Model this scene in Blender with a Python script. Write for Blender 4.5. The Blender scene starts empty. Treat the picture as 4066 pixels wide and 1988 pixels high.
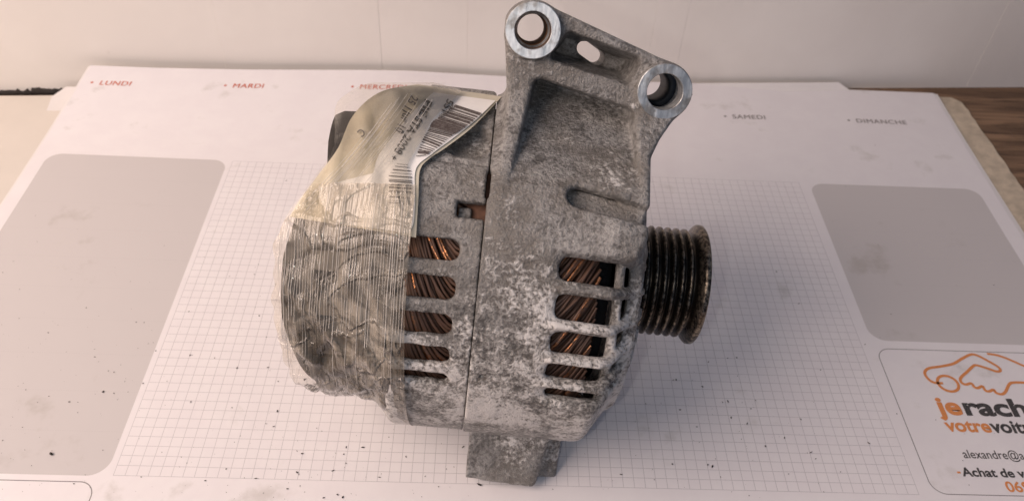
import bpy, math, random
import numpy as np
from mathutils import Matrix, Vector

random.seed(4); rng = np.random.default_rng(7)
scn = bpy.context.scene
COL = scn.collection
MM = 0.001

# ------------------------------------------------------------------ camera
CAM = np.array([157.755, -190.182, 333.356])            # mm, grid corner of the desk pad = origin
FW = np.array([0.03678, 0.712336, -0.700874]); FW /= np.linalg.norm(FW)
RT = np.array([0.99873689, -0.00217692, 0.05019851]); RT -= FW * (RT @ FW); RT /= np.linalg.norm(RT)
DN = np.cross(FW, RT)
cd = bpy.data.cameras.new('camera'); cam = bpy.data.objects.new('camera', cd); COL.objects.link(cam)
cam.matrix_world = Matrix(((RT[0], -DN[0], -FW[0], CAM[0]*MM), (RT[1], -DN[1], -FW[1], CAM[1]*MM),
                           (RT[2], -DN[2], -FW[2], CAM[2]*MM), (0, 0, 0, 1)))
cd.sensor_fit = 'HORIZONTAL'; cd.sensor_width = 36.0; cd.lens = 3292.32 / 4066 * 36
cd.clip_start = 0.005; cd.clip_end = 50
cd.dof.use_dof = True; cd.dof.focus_distance = 0.325; cd.dof.aperture_fstop = 17
scn.camera = cam
scn.render.resolution_x = 1024; scn.render.resolution_y = 500

# ------------------------------------------------------------------ world and lamps
w = bpy.data.worlds.new('World'); scn.world = w; w.use_nodes = True
w.node_tree.nodes['Background'].inputs[0].default_value = (0.41, 0.58, 0.90, 1)
w.node_tree.nodes['Background'].inputs[1].default_value = 0.20

def lamp(name, kind, loc, energy, col, size, target=None):
    l = bpy.data.lights.new(name, kind); l.energy = energy; l.color = col
    if kind == 'AREA': l.shape = 'DISK'; l.size = size
    else: l.shadow_soft_size = size
    o = bpy.data.objects.new(name, l); COL.objects.link(o); o.location = [c*MM for c in loc]
    if target is not None:
        d = Vector([t*MM for t in target]) - o.location
        o.rotation_euler = d.to_track_quat('-Z', 'Y').to_euler()
    return o
FL = CAM - RT*22 + DN*12
lamp('phone_flash', 'POINT', FL, 0.50, (1.0, 0.93, 0.89), 0.004)
lamp('ceiling_lamp', 'AREA', (-560, -270, 720), 12.2, (1.0, 0.785, 0.67), 0.85, (140, 190, 30))

vs = scn.view_settings
vs.view_transform = 'Standard'; vs.look = 'None'; vs.exposure = 0.0; vs.gamma = 1.0; vs.use_curve_mapping = False

# ------------------------------------------------------------------ geometry helpers (millimetres)
S = 4066 / 2575.0; FPX = 3292.32
def ray(u, v): return FW + RT*((u*S - 2033)/FPX) + DN*((v*S - 994)/FPX)
def ground(u, v, z=0.0):
    d = ray(u, v); return CAM + d*((z - CAM[2])/d[2])

def mesh(name, V, F, smooth=True, uv=None):
    me = bpy.data.meshes.new(name)
    V = np.asarray(V, float)*MM
    if isinstance(F, np.ndarray):
        k = F.shape[1]; n = len(F)
        me.vertices.add(len(V)); me.vertices.foreach_set('co', V.astype(np.float32).ravel())
        me.loops.add(n*k); me.loops.foreach_set('vertex_index', F.astype(np.int32).ravel())
        me.polygons.add(n); me.polygons.foreach_set('loop_start', np.arange(0, n*k, k, dtype=np.int32))
        me.polygons.foreach_set('loop_total', np.full(n, k, dtype=np.int32))
        me.update(calc_edges=True)
    else:
        me.from_pydata(V.tolist(), [], F); me.update()
    me.validate()
    if smooth: me.polygons.foreach_set('use_smooth', np.ones(len(me.polygons), dtype=bool))
    if uv is not None:
        l = me.uv_layers.new(name='pad'); idx = np.zeros(len(me.loops), dtype=np.int32)
        me.loops.foreach_get('vertex_index', idx); l.data.foreach_set('uv', np.asarray(uv, np.float32)[idx].ravel())
    return me
def sharp(me, deg=30):
    me.set_sharp_from_angle(angle=math.radians(deg)); return me
def obj(name, me, mat, parent=None, kind=None, label=None, cat=None, group=None):
    o = bpy.data.objects.new(name, me); COL.objects.link(o)
    if me is not None and mat is not None: me.materials.append(mat)
    if parent is not None: o.parent = parent
    for k, v in (('kind', kind), ('label', label), ('category', cat), ('group', group)):
        if v: o[k] = v
    return o
def box(x0, x1, y0, y1, z0, z1):
    V = [(x, y, z) for x in (x0, x1) for y in (y0, y1) for z in (z0, z1)]
    return V, [(0,1,3,2),(4,6,7,5),(0,4,5,1),(2,3,7,6),(0,2,6,4),(1,5,7,3)]
def grid_faces(nu, nv, wrap=False):
    F = []
    for i in range(nu - (0 if wrap else 1)):
        for j in range(nv-1):
            a = i*nv+j; b = ((i+1) % nu)*nv+j; F.append((a, b, b+1, a+1))
    return np.array(F)
def lathe(prof, n=128, c=(0, 0)):
    """profile [(x, r)] turned round the local x axis"""
    V = []
    for i in range(n):
        t = 2*math.pi*i/n
        for x, r in prof: V.append((x, c[0]-r*math.cos(t), c[1]+r*math.sin(t)))
    return V, grid_faces(n, len(prof), True)
def latheY(prof, cx, cz, n=72):
    V = []
    for i in range(n):
        t = 2*math.pi*i/n
        for y, r in prof: V.append((cx+r*math.cos(t), y, cz+r*math.sin(t)))
    return V, grid_faces(n, len(prof), True)
def tube(path, rad, n=6):
    P = np.asarray(path, float); T = np.gradient(P, axis=0); T /= np.linalg.norm(T, axis=1)[:, None]+1e-9
    up = np.array([0.31, 0.2, 0.93]); A = np.cross(T, up); A /= np.linalg.norm(A, axis=1)[:, None]+1e-9; B = np.cross(T, A)
    rad = np.broadcast_to(rad, (len(P),))
    ang = np.linspace(0, 2*np.pi, n, endpoint=False)
    V = (P[:, None, :] + rad[:, None, None]*(A[:, None, :]*np.cos(ang)[None, :, None] + B[:, None, :]*np.sin(ang)[None, :, None])).reshape(-1, 3)
    F = []
    for i in range(len(P)-1):
        for j in range(n): F.append((i*n+j, i*n+(j+1) % n, (i+1)*n+(j+1) % n, (i+1)*n+j))
    return V, F
def ribbon(P, width, closed=False):
    """flat strip along a 2-D polyline -> (V2, F)"""
    P = np.asarray(P, float)
    T = (np.roll(P, -1, 0)-np.roll(P, 1, 0)) if closed else np.gradient(P, axis=0)
    T /= np.linalg.norm(T, axis=1)[:, None]+1e-9
    Nn = np.c_[-T[:, 1], T[:, 0]]*width/2
    V = np.concatenate([P+Nn, P-Nn]); n = len(P)
    F = [(i, n+i, n+(i+1) % n, (i+1) % n) for i in range(n if closed else n-1)]
    return V, F
class Bag:
    def __init__(s): s.V = []; s.F = []; s.n = 0
    def add(s, V, F):
        V = np.asarray(V, float); s.V.append(V); s.F += [tuple(int(i)+s.n for i in f) for f in F]; s.n += len(V)
    def mesh(s, name, smooth=True): return mesh(name, np.concatenate(s.V), s.F, smooth)
def catmull(P, n=8, closed=False):
    P = [np.asarray(p, float) for p in P]; out = []; m = len(P)
    for i in range(m if closed else m-1):
        g = (lambda k: P[k % m]) if closed else (lambda k: P[min(max(k, 0), m-1)])
        p0, p1, p2, p3 = g(i-1), g(i), g(i+1), g(i+2)
        for t in np.linspace(0, 1, n, endpoint=False):
            out.append(.5*((2*p1)+(-p0+p2)*t+(2*p0-5*p1+4*p2-p3)*t*t+(-p0+3*p1-3*p2+p3)*t**3))
    if not closed: out.append(P[-1])
    return np.array(out)
def text_mesh(s, size, offset=0.0, align='LEFT', spacing=1.0):
    """2-D vertices and faces of a word set in the built-in typeface"""
    cu = bpy.data.curves.new('word', 'FONT'); cu.body = s; cu.size = size; cu.offset = offset; cu.align_x = align
    cu.space_character = spacing; cu.resolution_u = 6; cu.fill_mode = 'FRONT'
    o = bpy.data.objects.new('word', cu); COL.objects.link(o)
    dg = bpy.context.evaluated_depsgraph_get(); dg.update()
    me = bpy.data.meshes.new_from_object(o.evaluated_get(dg))
    V = np.array([v.co[:2] for v in me.vertices]); F = [tuple(p.vertices) for p in me.polygons]
    bpy.data.objects.remove(o); bpy.data.curves.remove(cu); bpy.data.meshes.remove(me)
    return V, F

# ------------------------------------------------------------------ node helpers
class X:
    """a socket with arithmetic"""
    def __init__(s, nt, k): s.nt = nt; s.k = k
    def _m(s, op, *a):
        n = s.nt.nodes.new('ShaderNodeMath'); n.operation = op
        for i, q in enumerate((s,)+a):
            if isinstance(q, X): s.nt.links.new(q.k, n.inputs[i])
            else: n.inputs[i].default_value = q
        return X(s.nt, n.outputs[0])
    def __add__(s, o): return s._m('ADD', o)
    def __sub__(s, o): return s._m('SUBTRACT', o)
    def __mul__(s, o): return s._m('MULTIPLY', o)
    def __truediv__(s, o): return s._m('DIVIDE', o)
    def lt(s, o): return s._m('LESS_THAN', o)
    def gt(s, o): return s._m('GREATER_THAN', o)
    def mx(s, o): return s._m('MAXIMUM', o)
    def mn(s, o): return s._m('MINIMUM', o)
    def ab(s): return s._m('ABSOLUTE')
    def fr(s): return s._m('FRACT')
    def sq(s): return s._m('SQRT')
    def inv(s): return (s*-1.0)+1.0
    def ss(s, a, b):
        n = s.nt.nodes.new('ShaderNodeMapRange'); n.interpolation_type = 'SMOOTHSTEP'
        s.nt.links.new(s.k, n.inputs[0]); n.inputs[1].default_value = a; n.inputs[2].default_value = b
        return X(s.nt, n.outputs[0])
class Mat:
    def __init__(s, name):
        s.m = bpy.data.materials.new(name); s.m.use_nodes = True; s.nt = s.m.node_tree
        s.b = s.nt.nodes['Principled BSDF']; s.out = s.nt.nodes['Material Output']
        s.tc = s.nt.nodes.new('ShaderNodeTexCoord')
    def noise(s, scale, detail=4, rough=.6, vec=None, sc=None, dist=0.0):
        n = s.nt.nodes.new('ShaderNodeTexNoise'); n.inputs['Scale'].default_value = scale
        n.inputs['Detail'].default_value = detail; n.inputs['Roughness'].default_value = rough; n.inputs['Distortion'].default_value = dist
        v = vec or s.tc.outputs['Object']
        if sc:
            mp = s.nt.nodes.new('ShaderNodeMapping'); mp.inputs['Scale'].default_value = sc; s.nt.links.new(v, mp.inputs[0]); v = mp.outputs[0]
        s.nt.links.new(v, n.inputs['Vector']); return X(s.nt, n.outputs['Fac'])
    def xyz(s, out=None):
        n = s.nt.nodes.new('ShaderNodeSeparateXYZ'); s.nt.links.new(out or s.tc.outputs['Object'], n.inputs[0])
        return [X(s.nt, k) for k in n.outputs]
    def mix(s, f, a, b):
        n = s.nt.nodes.new('ShaderNodeMix'); n.data_type = 'RGBA'
        for i, q in ((0, f), (6, a), (7, b)):
            if isinstance(q, X): s.nt.links.new(q.k, n.inputs[i])
            elif isinstance(q, (int, float)): n.inputs[i].default_value = q
            else: n.inputs[i].default_value = (*q, 1)
        return X(s.nt, n.outputs[2])
    def set(s, **kw):
        for k, v in kw.items():
            k = {'color': 'Base Color', 'rough': 'Roughness', 'metal': 'Metallic', 'spec': 'Specular IOR Level', 'coat': 'Coat Weight', 'trans': 'Transmission Weight', 'aniso': 'Anisotropic', 'alpha': 'Alpha'}[k]
            if isinstance(v, X): s.nt.links.new(v.k, s.b.inputs[k])
            elif isinstance(v, tuple): s.b.inputs[k].default_value = (*v, 1)
            else: s.b.inputs[k].default_value = v
        return s
    def bump(s, h, dist, strength=1.0):
        n = s.nt.nodes.new('ShaderNodeBump'); n.inputs['Distance'].default_value = dist; n.inputs['Strength'].default_value = strength
        s.nt.links.new(h.k, n.inputs['Height']); s.nt.links.new(n.outputs[0], s.b.inputs['Normal']); return s

# ------------------------------------------------------------------ materials
def cast_material(name, warm=0.0, top=0.035):
    m = Mat(name); x, y, z = m.xyz()
    big = m.noise(38, 3, .55); med = m.noise(170, 6, .65); fine = m.noise(700, 5, .7); vf = m.noise(2200, 2, .5)
    base = m.mix((med*.45+fine*.55).ss(.38, .60), (.125, .120, .114), (.44, .430, .415))
    base = m.mix(big.ss(.40, .62)*.55, base, (.235, .215, .19))
    zz = (z*-1.0).ss(-top, .012)*(z.ss(-.100, -.060))                       # white oxide sits on the lower belly of the casting
    thr = (big*.40 + med*.34 + fine*.46) + zz*.110
    ox = thr.ss(.635, .755)
    col = m.mix(ox, base, (.74, .715, .685))
    pit = fine.ss(.18, .36).inv()*.5 + vf.ss(.18, .34).inv()*.3
    col = m.mix(pit.mn(.75), col, (.03, .028, .027))
    m.set(color=col, rough=(fine*.35)+.30, metal=(ox.inv())*.5, spec=.5)
    m.bump(med*.55 + fine*.6 + ox*.35 + vf*.12, .0014, 1.0)
    return m.m
M_CAST = cast_material('cast_aluminium')
def simple(name, color, rough=.6, metal=0.0, nscale=400, var=.35, bump=.0002, **kw):
    m = Mat(name); n = m.noise(nscale, 5, .65); n2 = m.noise(nscale*.12, 3, .6)
    dark = tuple(c*(1-var) for c in color); lite = tuple(min(1, c*(1+var)) for c in color)
    m.set(color=m.mix((n*.6+n2*.5).ss(.35, .75), dark, lite), rough=rough, metal=metal, **kw)
    if bump: m.bump(n, bump, .7)
    return m.m
def steel_material():
    m = Mat('machined_steel'); a = m.noise(420, 4, .6, sc=(1, 1, .16)); b = m.noise(900, 4, .7); c = m.noise(150, 3, .6)
    m.set(color=m.mix(c.ss(.45, .68)*.7, m.mix(a.ss(.3, .7), (.42, .45, .47), (.78, .80, .80)), (.20, .165, .13)), rough=(a*.3)+.26, metal=.85)
    m.bump(a*.6+b*.5, .0003, .8); return m.m
M_STEEL = steel_material()
M_RUST = simple('rusty_bore', (.16, .085, .045), .8, .1, 600, .6, .0003)
M_CORE = simple('rusty_laminations', (.085, .04, .024), .8, .1, 500, .6, .0003)
M_BLACK = simple('black_plastic', (.030, .027, .024), .7, 0, 500, .4, .00008, spec=.25)
M_DARK = simple('dark_rotor_steel', (.02, .024, .03), .6, .3, 500, .4)
M_PAINT = simple('yellow_paint_mark', (.55, .36, .03), .6, 0, 700, .4)
def pulley_material():
    m = Mat('worn_black_pulley_steel'); x, y, z = m.xyz(); r = (y*y+z*z).sq()
    a = m.noise(500, 5, .7); s = m.noise(130, 5, .65, sc=(12, .5, .5)); g = m.noise(90, 4, .6)
    wear = r.ss(.0216, .0236)*a.ss(.42, .62)*.55 + s.ss(.58, .72)*.3
    col = m.mix(wear.mn(1.0), (.038, .031, .025), (.50, .41, .31))
    col = m.mix(g.ss(.55, .72)*.5, col, (.14, .11, .085))
    m.set(color=col, rough=(a*.25)+.18, metal=.8, spec=.5); m.bump(a*.5+s*.5, .0004, .7); return m.m
M_PULLEY = pulley_material()
def copper_material():
    m = Mat('varnished_copper_wire'); at = m.nt.nodes.new('ShaderNodeAttribute'); at.attribute_name = 'wire'
    wv = X(m.nt, at.outputs['Fac']); n = m.noise(420, 4, .7); f = m.noise(1200, 3, .6)
    bare = (wv*.55 + n*.75).ss(.80, .95)
    dust = f.ss(.5, .75)*.35
    col = m.mix(dust, m.mix(bare, m.mix(wv, (.085, .046, .032), (.20, .115, .080)), (.66, .28, .12)), (.16, .13, .11))
    m.set(color=col, rough=(bare.inv())*.3+.22, metal=bare*.7+.25); return m.m
M_COPPER = copper_material()
def paper_material():
    m = Mat('printed_calendar_paper'); u, v, _ = m.xyz(m.tc.outputs['UV'])
    P = m.tc.outputs['UV']
    def rbox(x0, x1, y0, y1, r):
        dx = ((u-(x0+x1)/2).ab() - ((x1-x0)/2-r)).mx(0.0); dy = ((v-(y0+y1)/2).ab() - ((y1-y0)/2-r)).mx(0.0)
        return (dx*dx+dy*dy).sq() - r
    n1 = m.noise(.012, 4, .6, P); n2 = m.noise(.05, 5, .65, P); n3 = m.noise(.5, 4, .6, P); n4 = m.noise(.022, 4, .6, P)
    col = m.mix(n2.ss(.35, .7), (.800, .775, .790), (.825, .805, .815))
    boxes = rbox(-113, -3, -.5, 220.5, 9).mn(rbox(366.5, 477, 90, 219.5, 9))
    g = boxes.ss(-.15, .15).inv()
    # faint ruled lines in the grey panels
    ln = (((v/22.0).fr()-.5).ab()-.494).gt(0.0)*((u/1.1).fr().gt(.45))
    grey = m.mix(ln*.35, (.60, .575, .57), (.47, .45, .45))
    col = m.mix(g, col, grey)
    # squared area: 72 x 44 squares of 5 mm
    inside = u.gt(-.15)*u.lt(360.15)*v.gt(-.15)*v.lt(220.15)
    fx = ((u/5.0+.5).fr()-.5).ab()*5.0; fy = ((v/5.0+.5).fr()-.5).ab()*5.0
    line = (fx.mn(fy)).ss(.07, .19).inv()*inside
    fade = (n1*.6+.42)
    col = m.mix(line*fade*.62, col, (.22, .21, .23))
    fr = rbox(367, 560, .5, 84.5, 7).mn(rbox(-190, -6, -60, -3.5, 7)).ab().ss(.12, .30).inv()
    col = m.mix(fr*.85, col, (.12, .11, .11))
    # finger smudges and grime
    sm = (n4*.55+n2*.5).ss(.585, .72); sp = n3.ss(.70, .78)*n2.ss(.45, .6)
    col = m.mix((sm*.36+sp*.30).mn(.6), col, (.33, .30, .25))
    m.set(color=col, rough=.62, spec=.25); m.bump(m.noise(.03, 2, .5, P), .0006, .25); return m.m
M_PAPER = paper_material()
M_WHITEPAPER = simple('plain_white_paper', (.80, .775, .76), .7, 0, 60, .03, 0)
M_CARD = simple('grey_cardboard', (.56, .475, .36), .85, 0, 160, .22, .0002)
M_CREAM = simple('cream_board', (.70, .655, .59), .6, 0, 40, .03, 0)
def wall_material():
    m = Mat('white_painted_board'); a = m.noise(9, 4, .6); b = m.noise(90, 4, .6, sc=(1, 1, .25)); c = m.noise(60, 5, .7)
    col = m.mix(a.ss(.35, .7), (.82, .785, .74), (.87, .84, .795))
    col = m.mix(c.ss(.66, .76)*.18, col, (.42, .38, .33))
    m.set(color=col, rough=.55, spec=.3); m.bump(b, .0004, .35); return m.m
M_WALL = wall_material()
def wood_material():
    m = Mat('dark_oak'); a = m.noise(26, 6, .65, sc=(.35, 3.6, 1), dist=.6); b = m.noise(190, 5, .7, sc=(.12, 2.2, 1)); c = m.noise(500, 4, .7, sc=(.3, 1.5, 1))
    col = m.mix(a.ss(.36, .66), (.105, .060, .034), (.30, .185, .108))
    col = m.mix(b.ss(.50, .68)*.75, col, (.035, .018, .010)); col = m.mix(c.ss(.6, .75)*.4, col, (.26, .16, .09))
    m.set(color=col, rough=.55, spec=.4); m.bump(b*.6+a*.4, .0006, .6); return m.m
M_WOOD = wood_material()
def ink(name, c, fade=.0, sc=1.0):
    m = Mat(name); n = m.noise(1500, 3, .6); m.set(color=m.mix(n.ss(.3, .75)*fade, c, (.7, .66, .62)), rough=.55); return m.m
M_INKB = ink('black_ink', (.018, .017, .019), .15); M_INKG = ink('grey_ink', (.22, .20, .20), .2)
M_INKR = ink('red_ink', (.55, .10, .045), .25); M_INKO = ink('orange_ink', (.72, .25, .055), .15)
M_INKBAR = ink('brown_black_ink', (.035, .02, .017), .2); M_INKF = ink('faded_ink', (.03, .027, .025), .15)
M_LABEL = simple('white_label_paper', (.84, .83, .81), .45, 0, 200, .03, 0)
def tape_material(name, col, fac, rough, thin, gl=.0006, rib=False):
    """clear film: see-through, with milky haze and a glossy skin"""
    m = Mat(name); nt = m.nt; n = m.noise(150, 4, .6); f = m.noise(60, 4, .6, dist=1.0); cr = (m.noise(42, 2, .5, dist=1.6)-.5).ab()
    m.set(color=col, rough=rough, spec=.6)
    h = n*.22+f*.6
    if rib:
        x, y, z = m.xyz(); wv_ = ((x*1111.0 + m.noise(25, 2, .5)*1.2).fr()-.5).ab()*.22; h = h+wv_-cr.ss(.0, .06)*1.1
    m.bump(h, gl, .8)
    tr = nt.nodes.new('ShaderNodeBsdfTransparent'); tr.inputs[0].default_value = (.96, .94, .90, 1)
    mx = nt.nodes.new('ShaderNodeMixShader'); k = (f.ss(.40, .62)*thin + fac)
    nt.links.new(k.k, mx.inputs[0]); nt.links.new(tr.outputs[0], mx.inputs[1]); nt.links.new(m.b.outputs[0], mx.inputs[2])
    gls = nt.nodes.new('ShaderNodeBsdfGlossy'); gls.inputs['Roughness'].default_value = rough*.7
    nt.links.new(m.b.inputs['Normal'].links[0].from_socket, gls.inputs['Normal'])
    fr = nt.nodes.new('ShaderNodeFresnel'); fr.inputs[0].default_value = 1.45
    m2 = nt.nodes.new('ShaderNodeMixShader'); nt.links.new(fr.outputs[0], m2.inputs[0])
    nt.links.new(mx.outputs[0], m2.inputs[1]); nt.links.new(gls.outputs[0], m2.inputs[2])
    nt.links.new(m2.outputs[0], m.out.inputs[0]); return m.m
M_TAPE = tape_material('clear_packing_film', (.66, .59, .49), .15, .07, .30, .0010, True)
M_TAPE2 = tape_material('milky_packing_film', (.68, .64, .55), .0, .45, .16, .00015)
M_THREAD = simple('white_glass_fibre', (.80, .76, .70), .3, 0, 900, .15, 0)
M_BACKING = simple('cream_label_backing', (.60, .56, .45), .5, 0, 90, .10, .0002)
M_CRUMB = simple('black_grit', (.02, .016, .013), .8, 0, 900, .6, 0)

# ------------------------------------------------------------------ setting: wall, table
def wall_y(x): return 336.0 + .0847*(x-423)
ZT = -3.2                                                # table top under the pad
wv = np.array([1, .0847, 0]); wv /= np.linalg.norm(wv)
table = obj('table', mesh('table', *box(-700, 1000, -500, 420, ZT-28, ZT), False), M_WOOD, kind='structure')
wall = obj('wall', mesh('wall', *box(-800, 1200, 9, 40, -60, 700), False), M_WALL, kind='structure')
wall.location = (0, wall_y(0)*MM, 0); wall.rotation_euler = (0, 0, math.atan(.0847))
def wall_hit(u, v):
    d = ray(u, v); n = np.array([-.0847, 1, 0]); p0 = np.array([0, wall_y(0), 0]); return CAM + d*((n @ (p0-CAM))/(n @ d))
seams = [-800, -330] + sorted((wall_hit(q, 90)[0]*math.sqrt(1+.0847**2)) for q in (551, 956, 1175, 1640, 1718, 2495)) + [760, 1200]
for i in range(len(seams)-1):
    x0, x1 = seams[i]+.03, seams[i+1]-.03; dz = .0
    dep = (0, .08, -.05, .06, .02, -.04, .07, .0, .05)[i % 9]
    b = .07
    V = [(x0, 9, ZT+.4), (x1, 9, ZT+.4), (x1, 9, 700), (x0, 9, 700), (x0+b, dep, ZT+.4), (x1-b, dep, ZT+.4), (x1-b, dep, 700), (x0+b, dep, 700),
         (x0, dep+b, ZT+.4), (x1, dep+b, ZT+.4), (x1, dep+b, 700), (x0, dep+b, 700)]
    F = [(4, 5, 6, 7), (8, 4, 7, 11), (5, 9, 10, 6), (0, 8, 11, 3), (9, 1, 2, 10), (0, 1, 5, 4, 8)[:5]]
    obj('panel', mesh('panel', V, F[:5], False), M_WALL, wall)
# black strip standing in for the dark ragged gap at the wall foot, left of the pad
bg = Bag(); rr = random.Random(5)
xs = np.linspace(-330, -128, 130); V = []
for i, x in enumerate(xs):
    h = 2.2 + 1.6*rr.random() + (1.6 if x > -150 else .0) + (rr.random() > .75)*1.4
    y = wall_y(x)-1.6
    V += [(x, y, ZT+.2), (x, y-.8-rr.random()*.6, ZT+h*.7), (x, y+1.4, ZT+h)]
obj('gap_strip', mesh('strip', V, grid_faces(len(xs), 3), False), M_CRUMB, label='ragged black strip standing in for the dark gap along the foot of the white wall at far left', cat='strip')
# cream board at the left
bx = [(-420, -300), (-60, -300), (-60, wall_y(-60)-5), (-420, wall_y(-420)-5)]
V = [(x, y, z) for z in (ZT+.1, ZT+2.2) for x, y in bx]
obj('cream_board', mesh('cream_board', V, [(4,5,6,7),(0,1,5,4),(1,2,6,5),(2,3,7,6),(3,0,4,7),(3,2,1,0)], False), M_CREAM,
    label='flat cream board lying on the table left of the calendar pad', cat='board')

# ------------------------------------------------------------------ desk pad
pad = obj('desk_pad', None, None, label='large printed weekly desk calendar pad under the alternator', cat='desk pad')
pad.location = (180*MM, 130*MM, ZT*MM); POFF = np.array([180, 130, ZT])
def pobj(name, V, F, mat, smooth=True, uv=None, **kw):
    return obj(name, mesh(name, np.asarray(V, float)-POFF, F, smooth, uv), mat, pad, **kw)
XL, XR, Y0 = -121.0, 487.5, 222.0
_tx = [-140, -120, -60, -25, 30, 62, 100, 140, 180, 230, 300, 400, 520]
_tv = {}
def top_app(x):                                          # apparent back edge on the table plane, read off the photograph
    return np.interp(x, [-121, -75, -15, 35, 70, 100, 130, 165, 200, 260, 330, 400, 495], [320.5, 321, 323.5, 327, 329.5, 331, 330, 329, 329, 329.5, 330, 330.3, 330.5])
def sheet_pt(x, y, lift=0.0):
    """flat pad coordinate -> world; the back edge is pushed up by the wall"""
    yt = min(327.5, wall_y(x)-4.5); zt = max(0.0, (top_app(x)-yt)/((top_app(x)+190)/333.4))
    yfull = 330.3 if x > 250 else yt + (330.3-yt)*max(0, (x-150)/100.) if x > 150 else yt
    if y <= Y0: return np.array([x, y, lift + .35*math.sin(x*.021+1)*math.sin(y*.017)*min(1, max(0, (y-150)/60)) ])
    t = (y-Y0)/(330.3-Y0); e = 1.9
    zz = zt*t**e
    if x < 158: x = 158+(x-158)*(1-.062*min(1, zt/18)*t**e)     # the curled sheet draws in at its left corner
    return np.array([x, Y0+(yt-Y0)*t, zz+lift + .35*math.sin(x*.021+1)*math.sin(y*.017)*(1-t)])
def top_sheet(name, mat, lift, x0, x1, y0=-70, corner=0):
    xs = np.linspace(x0, x1, 120); ys = np.concatenate([np.linspace(y0, Y0, 30), np.linspace(Y0, 330.3, 36)[1:]])
    V = [sheet_pt(x, y, lift) for x in xs for y in ys]; uv = [(x, y) for x in xs for y in ys]
    return pobj(name, V, grid_faces(len(xs), len(ys)), mat, True, uv)
top_sheet('top_sheet', M_PAPER, 0.0, XL, XR)
top_sheet('sheet', M_WHITEPAPER, -.5, XL-1.2, XR+1.5)
top_sheet('sheet', M_WHITEPAPER, -.9, XL-2.0, XR+3.5)
# loose sheet slid out to the back and left
def loose(x, y):
    q = min(1.0, max(0.0, (y-(wall_y(x)-54))/50))
    return np.array([x, y, -1.4+6.6*q**6])
lc = np.array([-134.5, wall_y(-134.5)-4.0]); ex = np.array([1.0, .0847]); ex /= np.linalg.norm(ex); ey = np.array([ex[1], -ex[0]])*1.0
V = []; NU, NV = 90, 50
for i in range(NU):
    for j in range(NV):
        s = i/(NU-1)*562; t = j/(NV-1)*300
        if t < 9:                                         # rounded corners
            rr_ = 9-math.sqrt(max(0, 81-(9-t)**2)); s = rr_ + (562-2*rr_)*i/(NU-1)
        q = lc + ex*s + ey*t; q[0] += -.00*t
        p = loose(q[0], q[1]); V.append(p)
pobj('loose_sheet', V, grid_faces(NU, NV), M_WHITEPAPER, True, label='plain white loose sheet sticking out behind the pad')
# cardboard backing, worn along its right edge
rr = random.Random(2); E1 = []
for i in range(70):
    t = i/69; y = -70+398*t; E1.append((509+4.5*(1-t)+rr.uniform(-.7, .7)+(0 if y < 318 else -(y-318)**2*.06), y))
V = []; 
for x, y in E1: V += [(120, y, ZT+.3), (x, y, ZT+.3), (x-.2, y, ZT+1.7), (120, y, ZT+1.7)]
pobj('backing_board', V, [(4*i+a, 4*i+b, 4*i+4+b, 4*i+4+a) for i in range(69) for a, b in ((0, 1), (1, 2), (2, 3))] + [(276, 277, 278, 279)], M_CARD, False, label='worn grey-brown cardboard backing')

def print_word(s, x, y, size, mat, offset=0.0, spacing=1.0, rot=0.0, sx=1.0, name='printed_word'):
    V, F = text_mesh(s, size, 0.0, 'LEFT', spacing)
    if offset: n_ = len(V); V = np.concatenate([V, V+[offset, offset*.4], V-[offset, offset*.4]]); F = F+[tuple(i+n_ for i in f) for f in F]+[tuple(i+2*n_ for i in f) for f in F]
    c, sn = math.cos(rot), math.sin(rot)
    Q = [sheet_pt(x+sx*a*c-b*sn, y+sx*a*sn+b*c, .12+.02*(3*i_//max(1, len(V)))) for i_, (a, b) in enumerate(V)]
    return pobj(name, Q, F, mat, False)
DAYY = {}
def t_for(app, x):                                       # flat pad y whose point is seen at this place on the table plane
    lo, hi = Y0, 330.0
    for _ in range(40):
        m_ = (lo+hi)/2; p = sheet_pt(x, m_); d = p-CAM; g = CAM + d*(-CAM[2]/d[2])
        if g[1] < app: lo = m_
        else: hi = m_
    return lo
for s, x, app, mat in (('LUNDI', -113.5, 299.4, M_INKR), ('MARDI', -25, 302.4, M_INKR), ('MERCREDI', 62.4, 307.5, M_INKR), ('JEUDI', 150, 300, M_INKR),
                       ('VENDREDI', 237, 290, M_INKR), ('SAMEDI', 324.4, 289.8, M_INKG), ('DIMANCHE', 413.1, 291.0, M_INKG)):
    yb = t_for(app, x)
    print_word(s, x+5.0, yb-2.4, 6.6, mat, .13, 1.10)
    a = np.linspace(0, 2*np.pi, 12, endpoint=False)
    pobj('bullet', [sheet_pt(x+1.0*math.cos(q), yb+1.0*math.sin(q), .12) for q in a], [tuple(range(12))], mat, False)
# trade mark and address panel of the pad
def strip2(P, wd, mat, closed=False, name='emblem_line'):
    V, F = ribbon(P, wd, closed); pobj(name, [(x, y, .14) for x, y in V], F, mat, False)
car = catmull([(395, 63.0), (390.4, 63.3), (388.2, 65.6), (387.8, 69.3), (391.0, 72.3), (398, 73.8), (405.3, 75.8), (411.5, 79.4), (417.3, 82.3), (420.9, 81.6), (425.5, 77.8),
               (428.8, 74.4), (428.9, 72.2), (426.6, 71.6), (423, 73.2), (417.8, 75.2), (415.6, 74.7), (411, 71.0), (405.8, 66.8), (404.9, 64.0), (406.6, 62.6), (409.9, 63.4),
               (410.6, 61.2), (412.2, 60.6), (415.0, 61.8), (415.5, 59.3), (417.2, 58.7), (420.0, 59.8), (420.6, 57.9), (423.3, 57.2), (426, 59), (429.5, 63.2), (432.3, 64.7), (440, 64.9), (452, 65)], 7)
strip2(car, 1.5, M_INKO)
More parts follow.
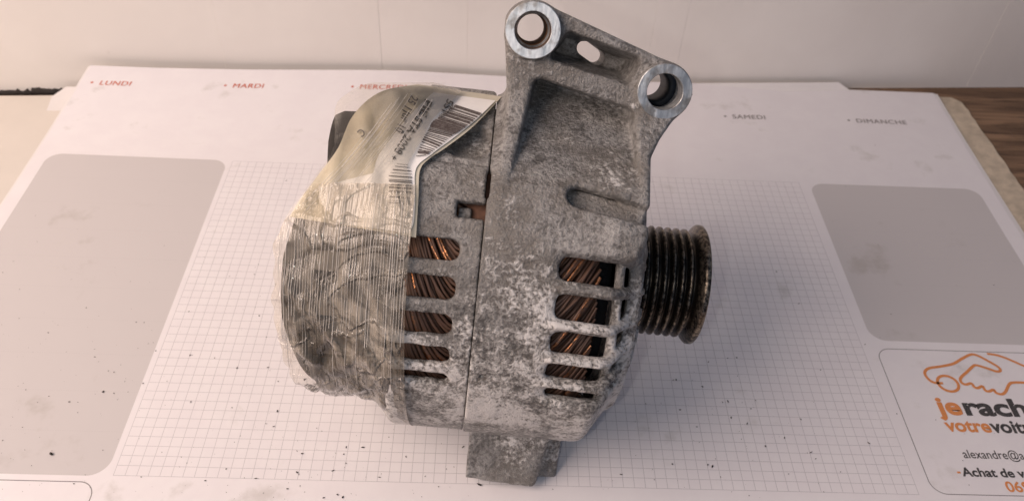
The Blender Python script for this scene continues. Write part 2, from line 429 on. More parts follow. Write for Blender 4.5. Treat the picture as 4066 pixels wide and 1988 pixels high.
strip2(catmull([(426.4, 83.2), (430.5, 82.6), (434.5, 81.1), (439, 78.4), (443.4, 75.6), (450, 73), (458, 71.5)], 7), 1.4, M_INKO)
strip2([(397.6+5.2*math.cos(q), 62.9+4.9*math.sin(q)) for q in np.linspace(0, 2*np.pi, 40, endpoint=False)], 1.5, M_INKO, True, 'emblem_wheel')
def fit_word(s, x, y, x1, h, mat, off, name='printed_word'):
    """word with its baseline start at (x, y), ending at x1, x-height scaled by h"""
    V, F = text_mesh(s, 1.0, off); wd = V[:, 0].max()
    k = (x1-x)/wd
    pobj(name, [(x+a*k, y+b*h, .14) for a, b in V], F, mat, False)
fit_word('je', 386.6, 44.2, 398.4, 14.4, M_INKO, .035)
fit_word('rach', 399.2, 44.2, 432.4, 14.4, M_INKB, .035)
fit_word('ète', 433.2, 44.2, 456, 14.4, M_INKB, .035)
fit_word('votre', 386.6, 34.4, 408.8, 10.2, M_INKO, .03)
fit_word('voiture', 409.2, 34.4, 439, 10.2, M_INKB, .03)
fit_word('alexandre@a', 388.7, 19.6, 418.4, 6.6, M_INKB, .004)
fit_word('Achat de véhicules', 384.7, 10.0, 436, 6.4, M_INKB, .028)
fit_word('-', 382.2, 10.4, 383.9, 6.4, M_INKO, .03)
fit_word('069', 402.4, 2.5, 414, 7.4, M_INKO, .02)

# ------------------------------------------------------------------ alternator frame
AX = np.array([0.9976558986947575, -0.04792084922527443, -0.04884976979561326])
AY = np.array([0.01955139551067419, 0.8837162013665221, -0.467614604536588])
AZ = np.array([0.06557782196094257, 0.46556338736186387, 0.8825816005418455])
AO = np.array([157.3308154701888, 60.768860435885564, 78.51409191551078])
AM = np.c_[AX, AY, AZ]
def loc(p): return (np.asarray(p)-AO) @ AM
CL = loc(CAM)
alt = obj('alternator', None, None, label='oxidised grey aluminium car alternator with two-eyed bracket and black ribbed pulley', cat='alternator')
BASE = np.array([157.0, 58.0, 0.0]); alt.location = [c*MM for c in BASE]
rel = (AO-BASE)*MM
A4 = Matrix(((AX[0], AY[0], AZ[0], rel[0]), (AX[1], AY[1], AZ[1], rel[1]), (AX[2], AY[2], AZ[2], rel[2]), (0, 0, 0, 1)))
def part(name, me, mat, parent=None, **kw):
    o = obj(name, me, mat, parent or alt, **kw)
    if parent is None: o.matrix_basis = A4
    return o

# ---- implicit-surface casting helpers
def smin(a, b, k):
    h = np.clip(.5+.5*(b-a)/k, 0, 1); return b+(a-b)*h-k*h*(1-h)
def smax(a, b, k): return -smin(-a, -b, k)
def poly2(px, py, P):
    d = np.full(px.shape, 1e9, np.float32); s = np.ones(px.shape, bool); n = len(P)
    for i in range(n):
        ax, ay = P[i]; bx_, by_ = P[i-1]; ex_, ey_ = bx_-ax, by_-ay; wx, wy = px-ax, py-ay
        t = np.clip((wx*ex_+wy*ey_)/(ex_*ex_+ey_*ey_), 0, 1); qx, qy = wx-ex_*t, wy-ey_*t
        d = np.minimum(d, qx*qx+qy*qy)
        c1 = py >= ay; c2 = py < by_; c3 = ex_*wy > ey_*wx
        s ^= (c1 & c2 & c3) | (~c1 & ~c2 & ~c3)
    return np.where(s, 1, -1)*np.sqrt(d)
def rbox2(px, py, hx, hy, r):
    dx = np.abs(px)-(hx-r); dy = np.abs(py)-(hy-r)
    return np.hypot(np.maximum(dx, 0), np.maximum(dy, 0))+np.minimum(np.maximum(dx, dy), 0)-r
def cap2(px, py, a, b, r):
    ex_, ey_ = b[0]-a[0], b[1]-a[1]; t = np.clip(((px-a[0])*ex_+(py-a[1])*ey_)/(ex_**2+ey_**2), 0, 1)
    return np.hypot(px-a[0]-ex_*t, py-a[1]-ey_*t)-r
LAT = rng.random((64, 64, 64)).astype(np.float32)
def vnoise(x, y, z, s):
    X_, Y_, Z_ = x/s+100, y/s+100, z/s+100
    i, j, k = (np.floor(q).astype(np.int32) for q in (X_, Y_, Z_)); fx, fy, fz = X_-i, Y_-j, Z_-k
    fx, fy, fz = (q*q*(3-2*q) for q in (fx, fy, fz)); i &= 63; j &= 63; k &= 63; i1, j1, k1 = (i+1) & 63, (j+1) & 63, (k+1) & 63
    L = LAT
    return ((L[i,j,k]*(1-fx)+L[i1,j,k]*fx)*(1-fy)+(L[i,j1,k]*(1-fx)+L[i1,j1,k]*fx)*fy)*(1-fz) + \
           ((L[i,j,k1]*(1-fx)+L[i1,j,k1]*fx)*(1-fy)+(L[i,j1,k1]*(1-fx)+L[i1,j1,k1]*fx)*fy)*fz - .5
def surface_net(f, lo, hi, h):
    n = [int(math.ceil((b-a)/h))+1 for a, b in zip(lo, hi)]
    ax = [(lo[i]+h*np.arange(n[i])).astype(np.float32) for i in range(3)]
    D = np.empty(n, np.float32)
    for s in range(0, n[0], 16):
        G = np.meshgrid(ax[0][s:s+16], ax[1], ax[2], indexing='ij'); D[s:s+16] = f(*G)
    I = D < 0; c = [m-1 for m in n]
    cnt = np.zeros(c, np.int8)
    for a in (0, 1):
        for b in (0, 1):
            for d in (0, 1): cnt += I[a:a+c[0], b:b+c[1], d:d+c[2]]
    act = (cnt > 0) & (cnt < 8); idx = np.argwhere(act); vid = np.full(c, -1, np.int32); vid[act] = np.arange(len(idx))
    acc = np.zeros((len(idx), 3)); num = np.zeros(len(idx))
    cor = [(a, b, d) for a in (0, 1) for b in (0, 1) for d in (0, 1)]
    val = {q: D[idx[:, 0]+q[0], idx[:, 1]+q[1], idx[:, 2]+q[2]] for q in cor}
    for q in cor:
        for k in range(3):
            if q[k] == 0:
                p = tuple(1 if i == k else q[i] for i in range(3)); d0, d1 = val[q], val[p]
                m = (d0 < 0) != (d1 < 0); t = np.where(m, d0/np.where(m, d0-d1, 1), 0)
                for i in range(3): acc[:, i] += np.where(m, q[i]+(t if i == k else 0), 0)
                num += m
    V = (idx+acc/num[:, None])*h+np.array(lo)
    Fs = []
    for k in range(3):
        a, b = (k+1) % 3, (k+2) % 3
        s0 = [slice(None)]*3; s1 = [slice(None)]*3; s0[k] = slice(0, -1); s1[k] = slice(1, None)
        ch = I[tuple(s0)] != I[tuple(s1)]; e = np.argwhere(ch)
        ok = (e[:, a] > 0) & (e[:, b] > 0) & (e[:, a] < c[a]) & (e[:, b] < c[b]); e = e[ok]
        q = []
        for da, db in ((0, 0), (-1, 0), (-1, -1), (0, -1)):
            g = e.copy(); g[:, a] += da; g[:, b] += db; q.append(vid[g[:, 0], g[:, 1], g[:, 2]])
        Q = np.stack(q, 1); fl = ~I[e[:, 0], e[:, 1], e[:, 2]]; Q[fl] = Q[fl][:, ::-1]; Fs.append(Q)
    return V, np.concatenate(Fs)

B1 = (10.4, 99.4); B2 = (61.1, 83.0)
FSLOT = [(18.4, 4.1), (7.2, 4.6), (-3.8, 4.5), (-13.7, 4.2), (-22.2, 3.2)] + [(q, 3.5) for q in (-95, -106, -117, -128, -139, -150, -161, -172, 177, 166)]
RSLOT = [(20.3, 3.8), (9.2, 4.2), (-1.9, 4.2), (-12.1, 3.9), (-20.6, 2.4)] + [(q, 3.5) for q in (-95, -106, -117, -128, -139, -150, -161, -172, 177, 166)]
def crust(x, y, z):
    lowm = np.clip((34-z)/40, 0.15, 1)
    n = vnoise(x, y, z, 2.3)*.34 + vnoise(y, z, x, 5.1)*.32
    return n*lowm
def f_front(x, y, z):
    r = np.hypot(y, z); th = np.degrees(np.arctan2(z, -y))
    d = poly2(x, r, [(-9, -10), (-9, 66), (45, 66), (56, 49), (61, 26), (61, -10)])-5.2
    inn = poly2(x, r, [(-12, -10), (-12, 64.5), (45.9, 64.5), (55, 47.5), (59, 26), (59, -10)])-3
    # bracket plate
    yf = smin(np.float32(-30.0)+0*z, np.where(z > 45, -55.2+.815*(z-45), -np.sqrt(np.maximum(71.2**2-z*z, 0))), 6)
    out2 = poly2(x, z, [(14.6, 36), (13.7, 76), B1, B2, (52.5, 71), (48.0, 62), (48.0, 44), (44, 33)])-10.2
    pl = smax(smax(out2, (yf-y)*.80, 2.2), np.maximum(y-10, 24-z), 2)
    d = smin(d, pl, 5)
    # upper pocket and its slotted hole
    pk = poly2(x, z, [(24.2, 97.9), (48.8, 91.9), (46.6, 86.6), (20.2, 91.6)])-2.5+np.clip(y+30, -4, 20)*.13
    d = smax(d, -smax(pk, y+9, 1.5), 1.2)
    d = smax(d, -cap2(x, z, (31.9, 94.2), (37.4, 91.2), 2.9), .8)
    # lower three-cornered pocket with its sloping floor
    tri = poly2(x, z, [(15.5, 79.6), (48.5, 72.5), (49.0, 48), (12.6, 48), ])-3.0+np.clip(y+31, -30, 20)*.10
    d = smax(d, -np.maximum(tri, (y-(3-(87-z)*1.47))*.56), 2.0)
    # eyes
    for bx_, bz_ in (B1, B2):
        q = np.hypot(x-bx_, z-bz_); d = smin(d, np.maximum(q-10.5, np.abs(y+11)-21), 1.2)
    for bx_, bz_ in (B1, B2): d = np.maximum(d, 8.4-np.hypot(x-bx_, z-bz_))
    d = np.maximum(d, -np.maximum(np.hypot(x-B2[0], z-B2[1])-11.6, np.abs(y+16.5)-4.6))
    # foot
    ft = np.maximum(np.maximum(np.abs(x-23.6)-20.4, np.abs(y+16)-6), np.maximum(-(z+91.9+.052*(x-3)), z+50))
    ft = smax(ft, -np.maximum(np.maximum(34.5+(z+92)*.16-x, y+14.6-(x-36)*.15), z+70.5), 3.5)
    d = smin(d, ft, 3.0)
    # hidden rear support
    d = smin(d, np.maximum(np.hypot(y-34, z+55)-12.2, np.abs(x-25)-9), 4)
    # long finger recess and bracket root step
    obl = cap2(x, th*1.243, (32.3, 39.6*1.243), (70, 33.5*1.243), 4.3)
    d = smax(d, -np.maximum(obl, 66.6-r), 1.4)
    d = d - .5*np.exp(-((th-40.7-.04*x)/1.0)**2)*(x < 27)*(r > 60)*(y < 0)
    d = smax(d, -inn, 1.0)
    d = np.minimum(d, np.maximum(np.maximum(obl-1.5, r-66.6), np.maximum(62-r, x-56)))
    ww = 1/(1+np.exp(-(x-26.5)/.9))*(1/(1+np.exp(-(th+28)/.8)))*(1/(1+np.exp((th-23.5)/.8)))*(r > 40)
    rdg = 0
    for tb in (24.2, 12.9, 1.8, -8.9, -18.0, -26.5): rdg = rdg+np.exp(-((th-tb+np.clip(x-30, 0, 40)*.035)/1.55)**2)
    d = d+ww*(1.4-2.7*np.minimum(rdg, 1))-2.4*np.exp(-((x-52)/11)**2-((th-28.5)/5.0)**2)*(r > 50)*(y < 0)
    for tc, hh in FSLOT:
        dt = (th-tc+180) % 360-180; dt = dt+np.clip(x-30, 0, 40)*.035
        sl = rbox2(x-40.9, dt*1.243*(1), 13.0 if hh > 3.2 else 12, hh, min(3.0, hh))
        d = smax(d, -np.maximum(sl, 45-r), 1.5)
    d = smin(d, rbox2(x-50.6, r-60.2, 1.7, 2.4, 1.5), .6)     # inner ring crossing the slots
    d = smin(d, rbox2(x-57.6, r-54.0, 2.6, 3.0, 2.4), 2.0)     # raised rim
    d = d+crust(x, y, z)
    for tx, tt, rd in ((14.0, -8.1, .9), (4.9, -17.4, 1.0)):    # blow holes
        yy, zz = -71*math.cos(math.radians(tt)), 71*math.sin(math.radians(tt)); d = np.maximum(d, rd-np.sqrt((x-tx)**2+(y-yy)**2+(z-zz)**2))
    sc = cap2(x, th*1.243, (4.6, -.4), (.4, -14.2), .12); d = np.maximum(d, -np.maximum(sc-.25, 70.6-r))
    return np.maximum(d, .14-x+np.clip(np.abs(th-41)-5.2, -1.2, 0)*-.6)
def f_rear(x, y, z):
    r = np.hypot(y, z); th = np.degrees(np.arctan2(z, -y))
    d = poly2(x, r, [(9, -10), (9, 65.6), (-27, 65.6), (-36, 55), (-40, 40), (-40, -10)])-5
    inn = poly2(x, r, [(12, -10), (12, 64), (-26.4, 64), (-34.5, 53), (-38, 40), (-38, -10)])-3
    d = smax(d, -inn, 1.0)
    for tc, hh in RSLOT:
        dt = (th-tc+180) % 360-180
        d = smax(d, -np.maximum(rbox2(x+27.3, dt*1.243, 19.8 if hh > 2 else 15, hh, min(3.2, hh)), 45-r), 1.3)
    # window, upper hollow, step line
    wn = np.maximum(np.abs(x+4.8)-5.2, np.abs(th-32.4)*1.243-3.0); wn = np.maximum(wn, -np.maximum(-3.2-x, -(th-33.6)*1.0) if False else wn)
    d = smax(d, -np.maximum(wn, 55-r), .5)
    d = np.minimum(d, np.maximum(np.maximum(np.abs(x+7.0)-2.3, np.abs(th-31.9)*1.2-2.6), np.maximum(r-67, 60-r)))
    hp = (-9.5, -38.5, 60.0)
    d = smin(d, np.maximum(np.sqrt((x-hp[0])**2+(y-hp[1])**2+(z-hp[2])**2)-12.5, np.maximum(57-r, r-70.4)), .6)
    d = smax(d, -np.maximum(np.sqrt(((x-hp[0])/1.1)**2+(y-hp[1])**2+((z-hp[2])/1.0)**2)-9.0, 66.8-r), 1.2)
    d = d + .9*np.exp(-((th-47.3)/.45)**2)*(r > 66) + np.where((th > 47.3) & (th < 75), .45*np.clip((r-66), 0, 1), 0)
    # dowel rib along the top of the casting
    d = smin(d, np.maximum(rbox2(y+0.0, z-70.2, 3.2, 2.6, 1), np.abs(x+14)-13.5), 2)
    d = d+crust(x, y, z)*1.1
    return np.maximum(d, x+.14+np.clip(np.abs(th-41)-5.2, -1.2, 0)*-.5)
HRES = 0.8
part('front_housing', mesh('front_housing', *surface_net(f_front, (-1.2, -76, -97), (74, 52, 113), HRES)), M_CAST, label='speckled grey cast front half with bracket, foot and cooling slots')
part('rear_housing', mesh('rear_housing', *surface_net(f_rear, (-46, -76, -76), (1.2, 76, 78), HRES)), M_CAST, label='white-oxidised cast rear half, mostly under the film')

# ---- steel eyes
lb = [(-20, 10.0), (-32.55, 10.1), (-32.8, 9.85), (-32.8, 6.85), (-32.55, 6.6), (-25, 6.6), (-24, 5.7), (10, 5.7), (10, 9.0)]
for (bx_, bz_), prof, seg in ((B1, lb, None), (B2, [(-22, 10.0), (-32.55, 10.1), (-32.8, 9.85), (-32.8, 6.85), (-32.55, 6.6), (-23.5, 6.6), (-23.0, 10.0)], None)):
    b = part('bushing', sharp(mesh('bushing', *latheY(prof, bx_, bz_))), M_STEEL)
    if prof is lb:
        part('bore', mesh('bore', *latheY([(-30.5, 6.45), (-24.2, 6.45), (-23.6, 5.55), (9.8, 5.55)], bx_, bz_)), M_RUST, b)
    else:
        part('rear_sleeve', mesh('rear_sleeve', *latheY([(9, 8.8), (-10, 8.8), (-11.5, 8.2), (-11.5, 6.2), (-11, 5.7), (9, 5.7), (9, 8.8)], bx_, bz_)), M_DARK, b)

# ---- pulley
prof = [(62, 0), (62, 15.5), (67.2, 15.5), (67.3, 21.2)]
for i, xc in enumerate((69.4, 73.1, 76.7, 80.3, 83.9, 87.5)):
    prof += [(xc-.95, 21.6 if i else 22.0), (xc-.62, 23.0), (xc-.2, 23.5), (xc+.25, 23.5), (xc+.65, 23.0), (xc+1.0, 21.6), (xc+1.45, 20.3), (xc+2.2, 20.3)]
prof += [(90.3, 21.0), (91.3, 23.6), (92.2, 25.3), (92.9, 25.9), (94.3, 25.9), (94.9, 25.3), (95.0, 22.5), (92.5, 21.5), (92.3, 9), (97, 8.5), (97, 0)]
prof = [(x-1.0, r) for x, r in prof]
pu = part('pulley', mesh('pulley', *lathe(prof, 160)), M_PULLEY, label='black six-groove ribbed pulley, worn shiny on its ridges')
part('shaft', mesh('shaft', *lathe([(-60, 0), (-60, 9), (64, 9), (64, 0)], 48)), M_DARK)
part('rotor', mesh('rotor', *lathe([(-32, 0), (-32, 46), (-24, 50), (44, 50), (50, 44), (50, 0)], 96)), M_DARK)
part('stator_core', mesh('stator_core', *lathe([(-6.5, 52), (-6.5, 65.4), (8, 65.4), (8, 52)], 128)), M_CORE)
# ---- copper windings, one bundle at each end of the core
def winding(x0, x1, seed):
    rg = random.Random(seed); bag = Bag(); vals = []
    for layer in range(3):
        N = 190
        for k in range(N):
            th0 = 360*k/N+rg.uniform(-.6, .6); sw = (34 if layer != 1 else 40)*rg.uniform(.8, 1.2); R0 = 64.6-layer*1.9+rg.uniform(-.4, .4)
            if layer == 0 and rg.random() < .22: continue
            pts = []
            for t in np.linspace(0, 1, 9):
                x = x0+(x1-x0)*(t*.97+.03*math.sin(t*3.1)); th = math.radians(th0+sw*(t**1.6))
                R = R0+.9*math.sin(t*math.pi)-(5.5*max(0, t-.72)**1.3*4)
                pts.append((x, -R*math.cos(th), R*math.sin(th)))
            V, F = tube(pts, .66+rg.uniform(-.06, .08), 5); bag.add(V, F); vals += [rg.random()]*len(V)
    R_ = [(x0, 50), (x0, 60), ((x0+x1)/2, 60), (x0+(x1-x0)*.85, 57.5), (x1, 50)]
    V, F = lathe(R_, 90); bag.add(V, [tuple(f) for f in F.tolist()]); vals += [.05]*len(V)
    me = bag.mesh('stator_winding'); at = me.attributes.new('wire', 'FLOAT', 'POINT'); at.data.foreach_set('value', np.array(vals, np.float32))
    return me
part('stator_winding', winding(7.5, 44.5, 3), M_COPPER, kind='stuff', label='dark varnished copper winding behind the slots nearest the pulley')
part('stator_winding', winding(-6.5, -26.5, 8), M_COPPER, kind='stuff', label='dark varnished copper winding behind the slots beside the film')
# ---- rear cover in black plastic
V, F = lathe([(-36, 0), (-36, 57.5), (-44, 58.5), (-58, 58.5), (-67, 58), (-70.2, 56.5), (-71.3, 52), (-71.5, 20), (-71.5, 0)], 160)
V = np.array(V); th = np.degrees(np.arctan2(V[:, 2], -V[:, 1])); xe = np.interp(th, [-180, -120, -62, -30, -10, 12, 28, 50, 70, 90, 180], [-66, -63, -62.5, -68, -72, -72, -69, -60.8, -64, -66, -66])
V[:, 0] = -36+(V[:, 0]+36)*(xe+36)/(-71.5+36)
part('rear_cover', mesh('rear_cover', V, F), M_BLACK)
b = Bag()
for th, x0, hw in ((-3, -44, 3), (-18, -42, 4), (13, -47, 3.5), (-31, -46, 4), (24, -50, 3), (-44, -45, 3)):
    t = math.radians(th); V, F = box(x0-13, x0, -hw, hw, 56, 61.8); V = [(x, -(q*math.cos(t)-p*math.sin(t)), q*math.sin(t)+p*math.cos(t)) for x, p, q in V]
    b.add(V, F)
part('terminal_block', b.mesh('terminal_block', False), simple('grey_plastic', (.20, .18, .155), .5, 0, 120, .6))

# ------------------------------------------------------------------ packing film, label
XG = np.array([-14, -22, -30, -38, -46, -55, -63, -69, -73, -76.0])
TG = np.array([-125, -95, -64, -40, -15, 10, 35, 58, 82, 105, 140.0])
EG = np.array([  # film radius, rows by angle, columns by x
 [71.5, 71.2, 67, 62, 60, 61, 60, 57, 52, 48],
 [71.5, 71.0, 67, 60, 59.5, 61.5, 60, 57, 52, 48],
 [71.3, 70.2, 66.5, 59.5, 59.5, 61.5, 59, 57, 53, 49],
 [71.6, 71.6, 69, 65.5, 63, 62.5, 62, 60, 55, 50],
 [71.8, 72.0, 70.5, 68, 65.5, 63.5, 62.5, 61.5, 58, 53],
 [71.8, 72.0, 71.2, 69.5, 67, 65, 63, 62, 60, 56],
 [71.8, 72.2, 71.6, 70.2, 68, 66, 63.5, 61.5, 58, 54],
 [72.4, 72.6, 72.6, 71.8, 70.2, 67.5, 64, 61, 57, 53],
 [72.2, 73.2, 74.2, 74.8, 75.2, 74.0, 70, 63.5, 58, 53],
 [72.0, 72.5, 72.5, 72, 71, 69, 65, 60, 55, 52],
 [71.5, 71.5, 71, 70, 68, 66, 63, 59, 54, 51]])
def env(x, th, wr=1.0):
    x = np.clip(x, -75.99, -14); th = np.clip(th, -124.9, 139.9)
    i = np.clip(np.searchsorted(-XG, -x, 'right')-1, 0, len(XG)-2); j = np.clip(np.searchsorted(TG, th, 'right')-1, 0, len(TG)-2)
    a = (x-XG[i])/(XG[i+1]-XG[i]); b = (th-TG[j])/(TG[j+1]-TG[j]); a = a*a*(3-2*a)*.5+a*.5; b = b*b*(3-2*b)*.5+b*.5
    R = (EG[j, i]*(1-a)+EG[j, i+1]*a)*(1-b)+(EG[j+1, i]*(1-a)+EG[j+1, i+1]*a)*b
    k = np.clip((-24-x)/14, 0, 1)*wr*np.clip((30-th)/25, .3, 1)
    return R + k*(.9*np.sin(th*.16+x*.21)*np.sin(x*.33+1.3)+.45*np.sin(th*.43-x*.37+.6)+.35*np.sin(x*.9+th*.11)*np.cos(th*.23))
_env0 = env
CREASE = [((-60, 2), (-45, -22), 1.1), ((-48, -6), (-58, -38), -1.2), ((-66, -18), (-50, -30), 1.0), ((-40, -10), (-30, -30), .9), ((-70, 8), (-58, -6), .9), ((-52, 12), (-44, 0), -.7), ((-36, -30), (-52, -52), 1.1), ((-64, -34), (-58, -58), .9)]
def env(x, th, wr=1.0):
    R = _env0(x, th, wr)
    for (x0, t0), (x1, t1), am in CREASE:
        ex_, et = x1-x0, t1-t0; t = np.clip(((x-x0)*ex_+(th-t0)*et)/(ex_*ex_+et*et), 0, 1)
        d = np.hypot(x-x0-ex_*t, th-t0-et*t); R = R+1.5*am*np.exp(-(d/1.7)**2)*np.sin(np.pi*np.clip(t, .12, .88))
    return R
def on_env_many(UV, off=0.0):
    """points of the film surface met by the lines of sight of photograph pixels (local frame)"""
    UV = np.asarray(UV, float).reshape(-1, 2)
    d = (FW + RT*((UV[:, :1]*S-2033)/FPX) + DN*((UV[:, 1:]*S-994)/FPX)) @ AM
    A = d[:, 1]**2+d[:, 2]**2; B = CL[1]*d[:, 1]+CL[2]*d[:, 2]; R = np.full(len(UV), 68.0)
    for _ in range(24):
        D = np.maximum(B*B-A*(CL[1]**2+CL[2]**2-(R+off)**2), 0); p = CL+d*((-B-np.sqrt(D))/A)[:, None]
        R = R+.6*(env(p[:, 0], np.degrees(np.arctan2(p[:, 2], -p[:, 1])))-R)
    return p
def polar(x, th, R): t = np.radians(th); return np.stack([x, -R*np.cos(t), R*np.sin(t)], -1)
# lower wrap of clear film
ths = np.linspace(-118, 37, 200)
def over(th): q = np.clip((np.asarray(th, float)-13)/7, 0, 1); return 1.35*q*q*(3-2*q)      # rides over the label's lower end
def xl(th): return np.interp(th, [-118, -80, -62, -45, -30, -14, -4, 8, 17, 22, 30], [-66, -66, -64.5, -66.5, -69.5, -72.0, -73.2, -72.6, -73.6, -71.6, -66])
_xl = xl
def xl(th): return _xl(th) if th < 30 else np.interp(th, [30, 37], [-66, -61.5])
def xr_(th): return np.interp(th, [-118, -64, -30, 0, 26], [-19.5, -20.3, -22.3, -24.0, -24.6])
V = []
NX = 90
for th in ths:
    s = np.linspace(0, 1, NX); x = xr_(th)+(xl(th)+.5*math.sin(th*.7)-xr_(th))*s
    V.append(polar(x, np.full(NX, th), env(x, np.full(NX, th))+.35+over(th)+.12*np.sin(x*3.1+th*.3)))
part('packing_film', mesh('packing_film', np.concatenate(V), grid_faces(len(ths), NX)), M_TAPE, label='clear crinkled fibre tape wrapped round the rear end')
# its white reinforcing fibres
bag = Bag(); rg = random.Random(12)
xx = -25.0
fx_ = []
while xx > -72: fx_.append(xx); xx -= rg.uniform(.8, 1.25)
for x0 in fx_:
    t0 = rg.uniform(17, 36) if rg.random() < .8 else rg.uniform(-8, 20); t1 = rg.uniform(-55, -22) if rg.random() < .25 else rg.uniform(-18, 6)
    tt = np.linspace(t0, t1, 46); ph = rg.random()*6
    x = x0+.30*np.sin(tt*.05+x0*.13)+.10*np.sin(tt*.27+ph*2)
    x = np.maximum(x, np.array([xl(t) for t in tt])+.6)
    bag.add(*tube(polar(x, tt, env(x, tt)+.52+over(tt)), .055+.07*rg.random()**2, 4))
part('film_fibre', bag.mesh('film_fibre'), M_THREAD, kind='stuff')

# label backing and label: outlines given on the film surface
def fill_patch(top, bot, off, nu=70, nv=60, mat=None, name='patch', bulge=None):
    """surface patch between two pixel polylines (same direction), carried onto the film"""
    top = catmull(top, 10); bot = catmull(bot, 10)
    def res(P):
        P = np.asarray(P); L = np.r_[0, np.cumsum(np.linalg.norm(np.diff(P, axis=0), axis=1))]; q = np.linspace(0, L[-1], nu)
        return np.c_[np.interp(q, L, P[:, 0]), np.interp(q, L, P[:, 1])]
    T, Bt = res(top), res(bot); k = np.linspace(0, 1, nv)[None, :, None]
    return mesh(name, on_env_many((T[:, None]*(1-k)+Bt[:, None]*k).reshape(-1, 2), off), grid_faces(nu, nv))
# left edge of the paper (from the top ridge down to the lower left tip) and right edge (bracket side)
left = [(1050, 212), (955, 232), (888, 290), (850, 372), (800, 440), (752, 505), (728, 545)]
right = [(1262, 243), (1190, 318), (1120, 372), (1082, 397), (1056, 428), (1052, 500), (1046, 597)]
part('label_backing', fill_patch(left, right, -.05, 70, 56, name='label_backing'), M_BACKING, label='cream paper wrapped over the upper rear end under milky tape')
lab = part('barcode_label', fill_patch([(1090, 232), (1035, 285), (985, 345), (950, 395), (940, 430), (920, 490), (885, 530), (840, 560)],
                                 [(1246, 253), (1195, 303), (1140, 347), (1085, 388), (1046, 425), (1044, 500), (1040, 560), (1028, 586)], .45, 110, 60, name='barcode_label'), M_LABEL,
           label='white sticker with two barcodes')
part('barcode_label', fill_patch([(800, 470), (815, 520), (870, 565)], [(1000, 420), (1018, 500), (1010, 583)], .30, 30, 30, name='barcode_label'), M_LABEL)
# bars
def bar(p, q, wd, mat, off=.90, parent=None, bag=None):
    p = np.array(p, float); q = np.array(q, float); n = np.array([-(q-p)[1], (q-p)[0]]); n /= np.linalg.norm(n); V = []
    for t in np.linspace(0, 1, 7):
        c = p+(q-p)*t; V += [c+n*wd/2, c-n*wd/2]
    bag.add(on_env_many(V, off), [(2*i, 2*i+1, 2*i+3, 2*i+2) for i in range(6)])
rg = random.Random(21)
def z7(x, y): return ((1200+x/2.5178)/S, (200+y/2.5178)/S)
Lp = catmull([z7(1530, 545), z7(1400, 648), z7(1305, 712), z7(1262, 790), z7(1200, 900), z7(1135, 1068)], 12)
Rp = catmull([z7(1792, 630), z7(1670, 735), z7(1580, 800), z7(1500, 850), z7(1360, 965), z7(1228, 1052)], 12)
bag = Bag(); t = 0.004
while t < .985:
    wdt = rg.choice([2.0, 2.6, 3.6, 4.8, 6.0]); k = t*(len(Lp)-1); i = int(k); f = k-i; j = min(i+1, len(Lp)-1)
    bar(Lp[i]*(1-f)+Lp[j]*f, Rp[i]*(1-f)+Rp[j]*f, wdt, M_INKBAR, bag=bag); t += (wdt+rg.choice([2.6, 3.2, 4.5]))/205
part('barcode', bag.mesh('barcode', False), M_INKBAR, lab)
bag = Bag()
def z1(x, y): return ((1080+x/2.5186)/S, (600+y/2.5186)/S)
for yv, wd in ((125, 3), (150, 5), (185, 9), (215, 4), (248, 10), (282, 7), (300, 10), (330, 9), (360, 14), (395, 9), (408, 5), (455, 14), (490, 5), (515, 6)):
    xa = 1240-(yv < 240)*(-(240-yv)*.35); bar(z1(1168+max(0, 240-yv)*.7, yv+rg.uniform(-3, 3)), z1(1398-max(0, 200-yv)*.5, yv+14), wd*.26, M_INKBAR, bag=bag)
part('barcode', bag.mesh('barcode', False), M_INKBAR, lab)
# words, read downwards along the film
def film_word(s, p, q, size, mat, off=.95, bold=.02):
    """word from pixel p towards pixel q, letter tops to the right"""
    p = np.array(p); q = np.array(q); e = (q-p)/np.linalg.norm(q-p); up = np.array([-e[1], e[0]])*-1.0
    V, F = text_mesh(s, 1.0, bold); k = np.linalg.norm(q-p)/V[:, 0].max()
    part('printed_word', mesh('printed_word', on_env_many([p+e*a*k+up*b*size for a, b in V], off), F, False), mat, lab)
film_word('25 11', z7(1092, 440), z7(1000, 600), 30, M_INKF)
film_word('ur 10', z7(1012, 620), z7(925, 800), 30, M_INKF)
film_word('FIE', z7(1235, 480), z7(1165, 640), 28, M_INKF)
film_word('STA 2008', z7(1140, 650), z7(915, 1010), 28, M_INKF)
film_word('+', z7(905, 1035), z7(880, 1075), 22, M_INKF)
film_word('C', z7(590, 775), z7(545, 815), 28, M_INKF)
film_word('5S1', z7(1455, 480), z7(1395, 600), 26, M_INKB)
film_word('20160080', z7(1505, 545), z7(1365, 655), 13, M_INKB)
# upper, diagonal wrap of milky film with its fibres
part('packing_film', fill_patch([(1090, 207), (1000, 208), (925, 210), (872, 236), (843, 272), (838, 372), (790, 445), (735, 520), (712, 556)],
                                [(1160, 226), (1140, 252), (1088, 300), (1062, 350), (1028, 408), (1026, 440), (1040, 500), (1036, 560), (1030, 604)], 1.5, 90, 70, name='packing_film'), M_TAPE2,
     label='milky beige fibre tape over the label')
bag = Bag(); rg = random.Random(5)
for k in range(34):
    s = k/50+rg.uniform(-.012, .012); a = np.array([1000, 222])*(1-s)+np.array([1152, 236])*s; bpt = np.array([722, 550])*(1-s)+np.array([1000, 470])*s
    t0, t1 = sorted((rg.uniform(0, .5), rg.uniform(.45, 1))); P = []
    for t in np.linspace(t0, t1, 16):
        q = a*(1-t)+bpt*t + np.array([38, 10])*math.sin(t*math.pi)*(.2+.5*(1-s)) * .5; P.append(q)
    bag.add(*tube(on_env_many(P, 1.65), .04+.04*rg.random(), 4))
part('film_fibre', bag.mesh('film_fibre'), M_THREAD, kind='stuff')
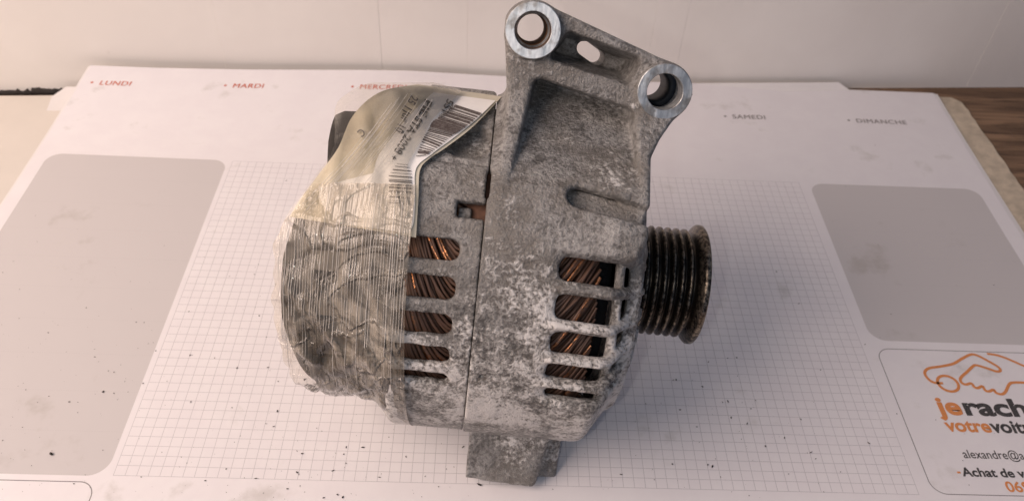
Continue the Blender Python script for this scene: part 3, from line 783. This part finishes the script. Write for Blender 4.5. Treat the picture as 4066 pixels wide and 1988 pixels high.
# yellow paint smear on the bracket edge
V, F = tube([(46.5, -28.2, 96.9), (49, -28.6, 96.1), (51.5, -28.4, 95.3), (53.5, -28.2, 94.6)], [.2, .5, .45, .2], 6)
part('paint_smear', mesh('paint_smear', V, F), M_PAINT)

# ------------------------------------------------------------------ grit and shavings on the paper
bag = Bag(); rg = random.Random(9)
ico = np.array([(0,0,1),(.9,0,.3),(.28,.85,.3),(-.72,.53,.3),(-.72,-.53,.3),(.28,-.85,.3),(0,0,-.2)])
icf = [(0,1,2),(0,2,3),(0,3,4),(0,4,5),(0,5,1),(6,2,1),(6,3,2),(6,4,3),(6,5,4),(6,1,5)]
def crumb(x, y, s, el=1.0):
    a = rg.random()*6.28; V = ico*np.array([s*el, s*rg.uniform(.5, 1), s*rg.uniform(.5, .9)])*np.array([[rg.uniform(.7, 1.25)] for _ in range(7)])
    c, sn = math.cos(a), math.sin(a); V = np.c_[V[:, 0]*c-V[:, 1]*sn, V[:, 0]*sn+V[:, 1]*c, V[:, 2]]
    bag.add(V+np.array([x, y, .12+.15*s]), icf)
known = [((130, 1142), 1.6), ((862, 1250), .9), ((480, 1010), .8), ((1665, 375), .5), ((2201, 366), .8), ((1205, 1218), 1.3), ((2175, 866), .6), ((2240, 790), .5), ((540, 900), .5), ((760, 1140), .7), ((260, 985), .9), ((175, 1010), .6),
         ((1830, 900), .6), ((2063, 930), .6), ((1838, 1050), .9), ((1710, 1030), .6), ((478, 893), .7), ((596, 925), .6), ((640, 690), .6), ((720, 455), .5), ((650, 665), .5), ((2125, 470), .4), ((3066*0+2255, 1040), .5)]
for (u, v), s in known: g = ground(u, v); crumb(g[0], g[1], s*.75, rg.uniform(1, 1.5))
for i in range(420):
    if i < 120: u, v = rg.uniform(0, 900), rg.uniform(640, 1259)
    elif i < 230: u, v = rg.gauss(1700, 200), rg.gauss(1080, 110)
    elif i < 280: u, v = rg.uniform(600, 1200), rg.uniform(1060, 1259)
    elif i < 340: u, v = rg.uniform(0, 2575), rg.uniform(330, 1259)
    else: u, v = rg.uniform(0, 1000), rg.uniform(800, 1259)
    g = ground(u, v)
    if g[1] < 218 and g[0] > -110: crumb(g[0], g[1], .12+(.26 if g[0] < 40 else .46)*rg.random()**2.6, rg.uniform(1, 2))
obj('grit', bag.mesh('grit', False), M_CRUMB, kind='stuff', label='black grit and crumbs scattered over the calendar paper', cat='grit')
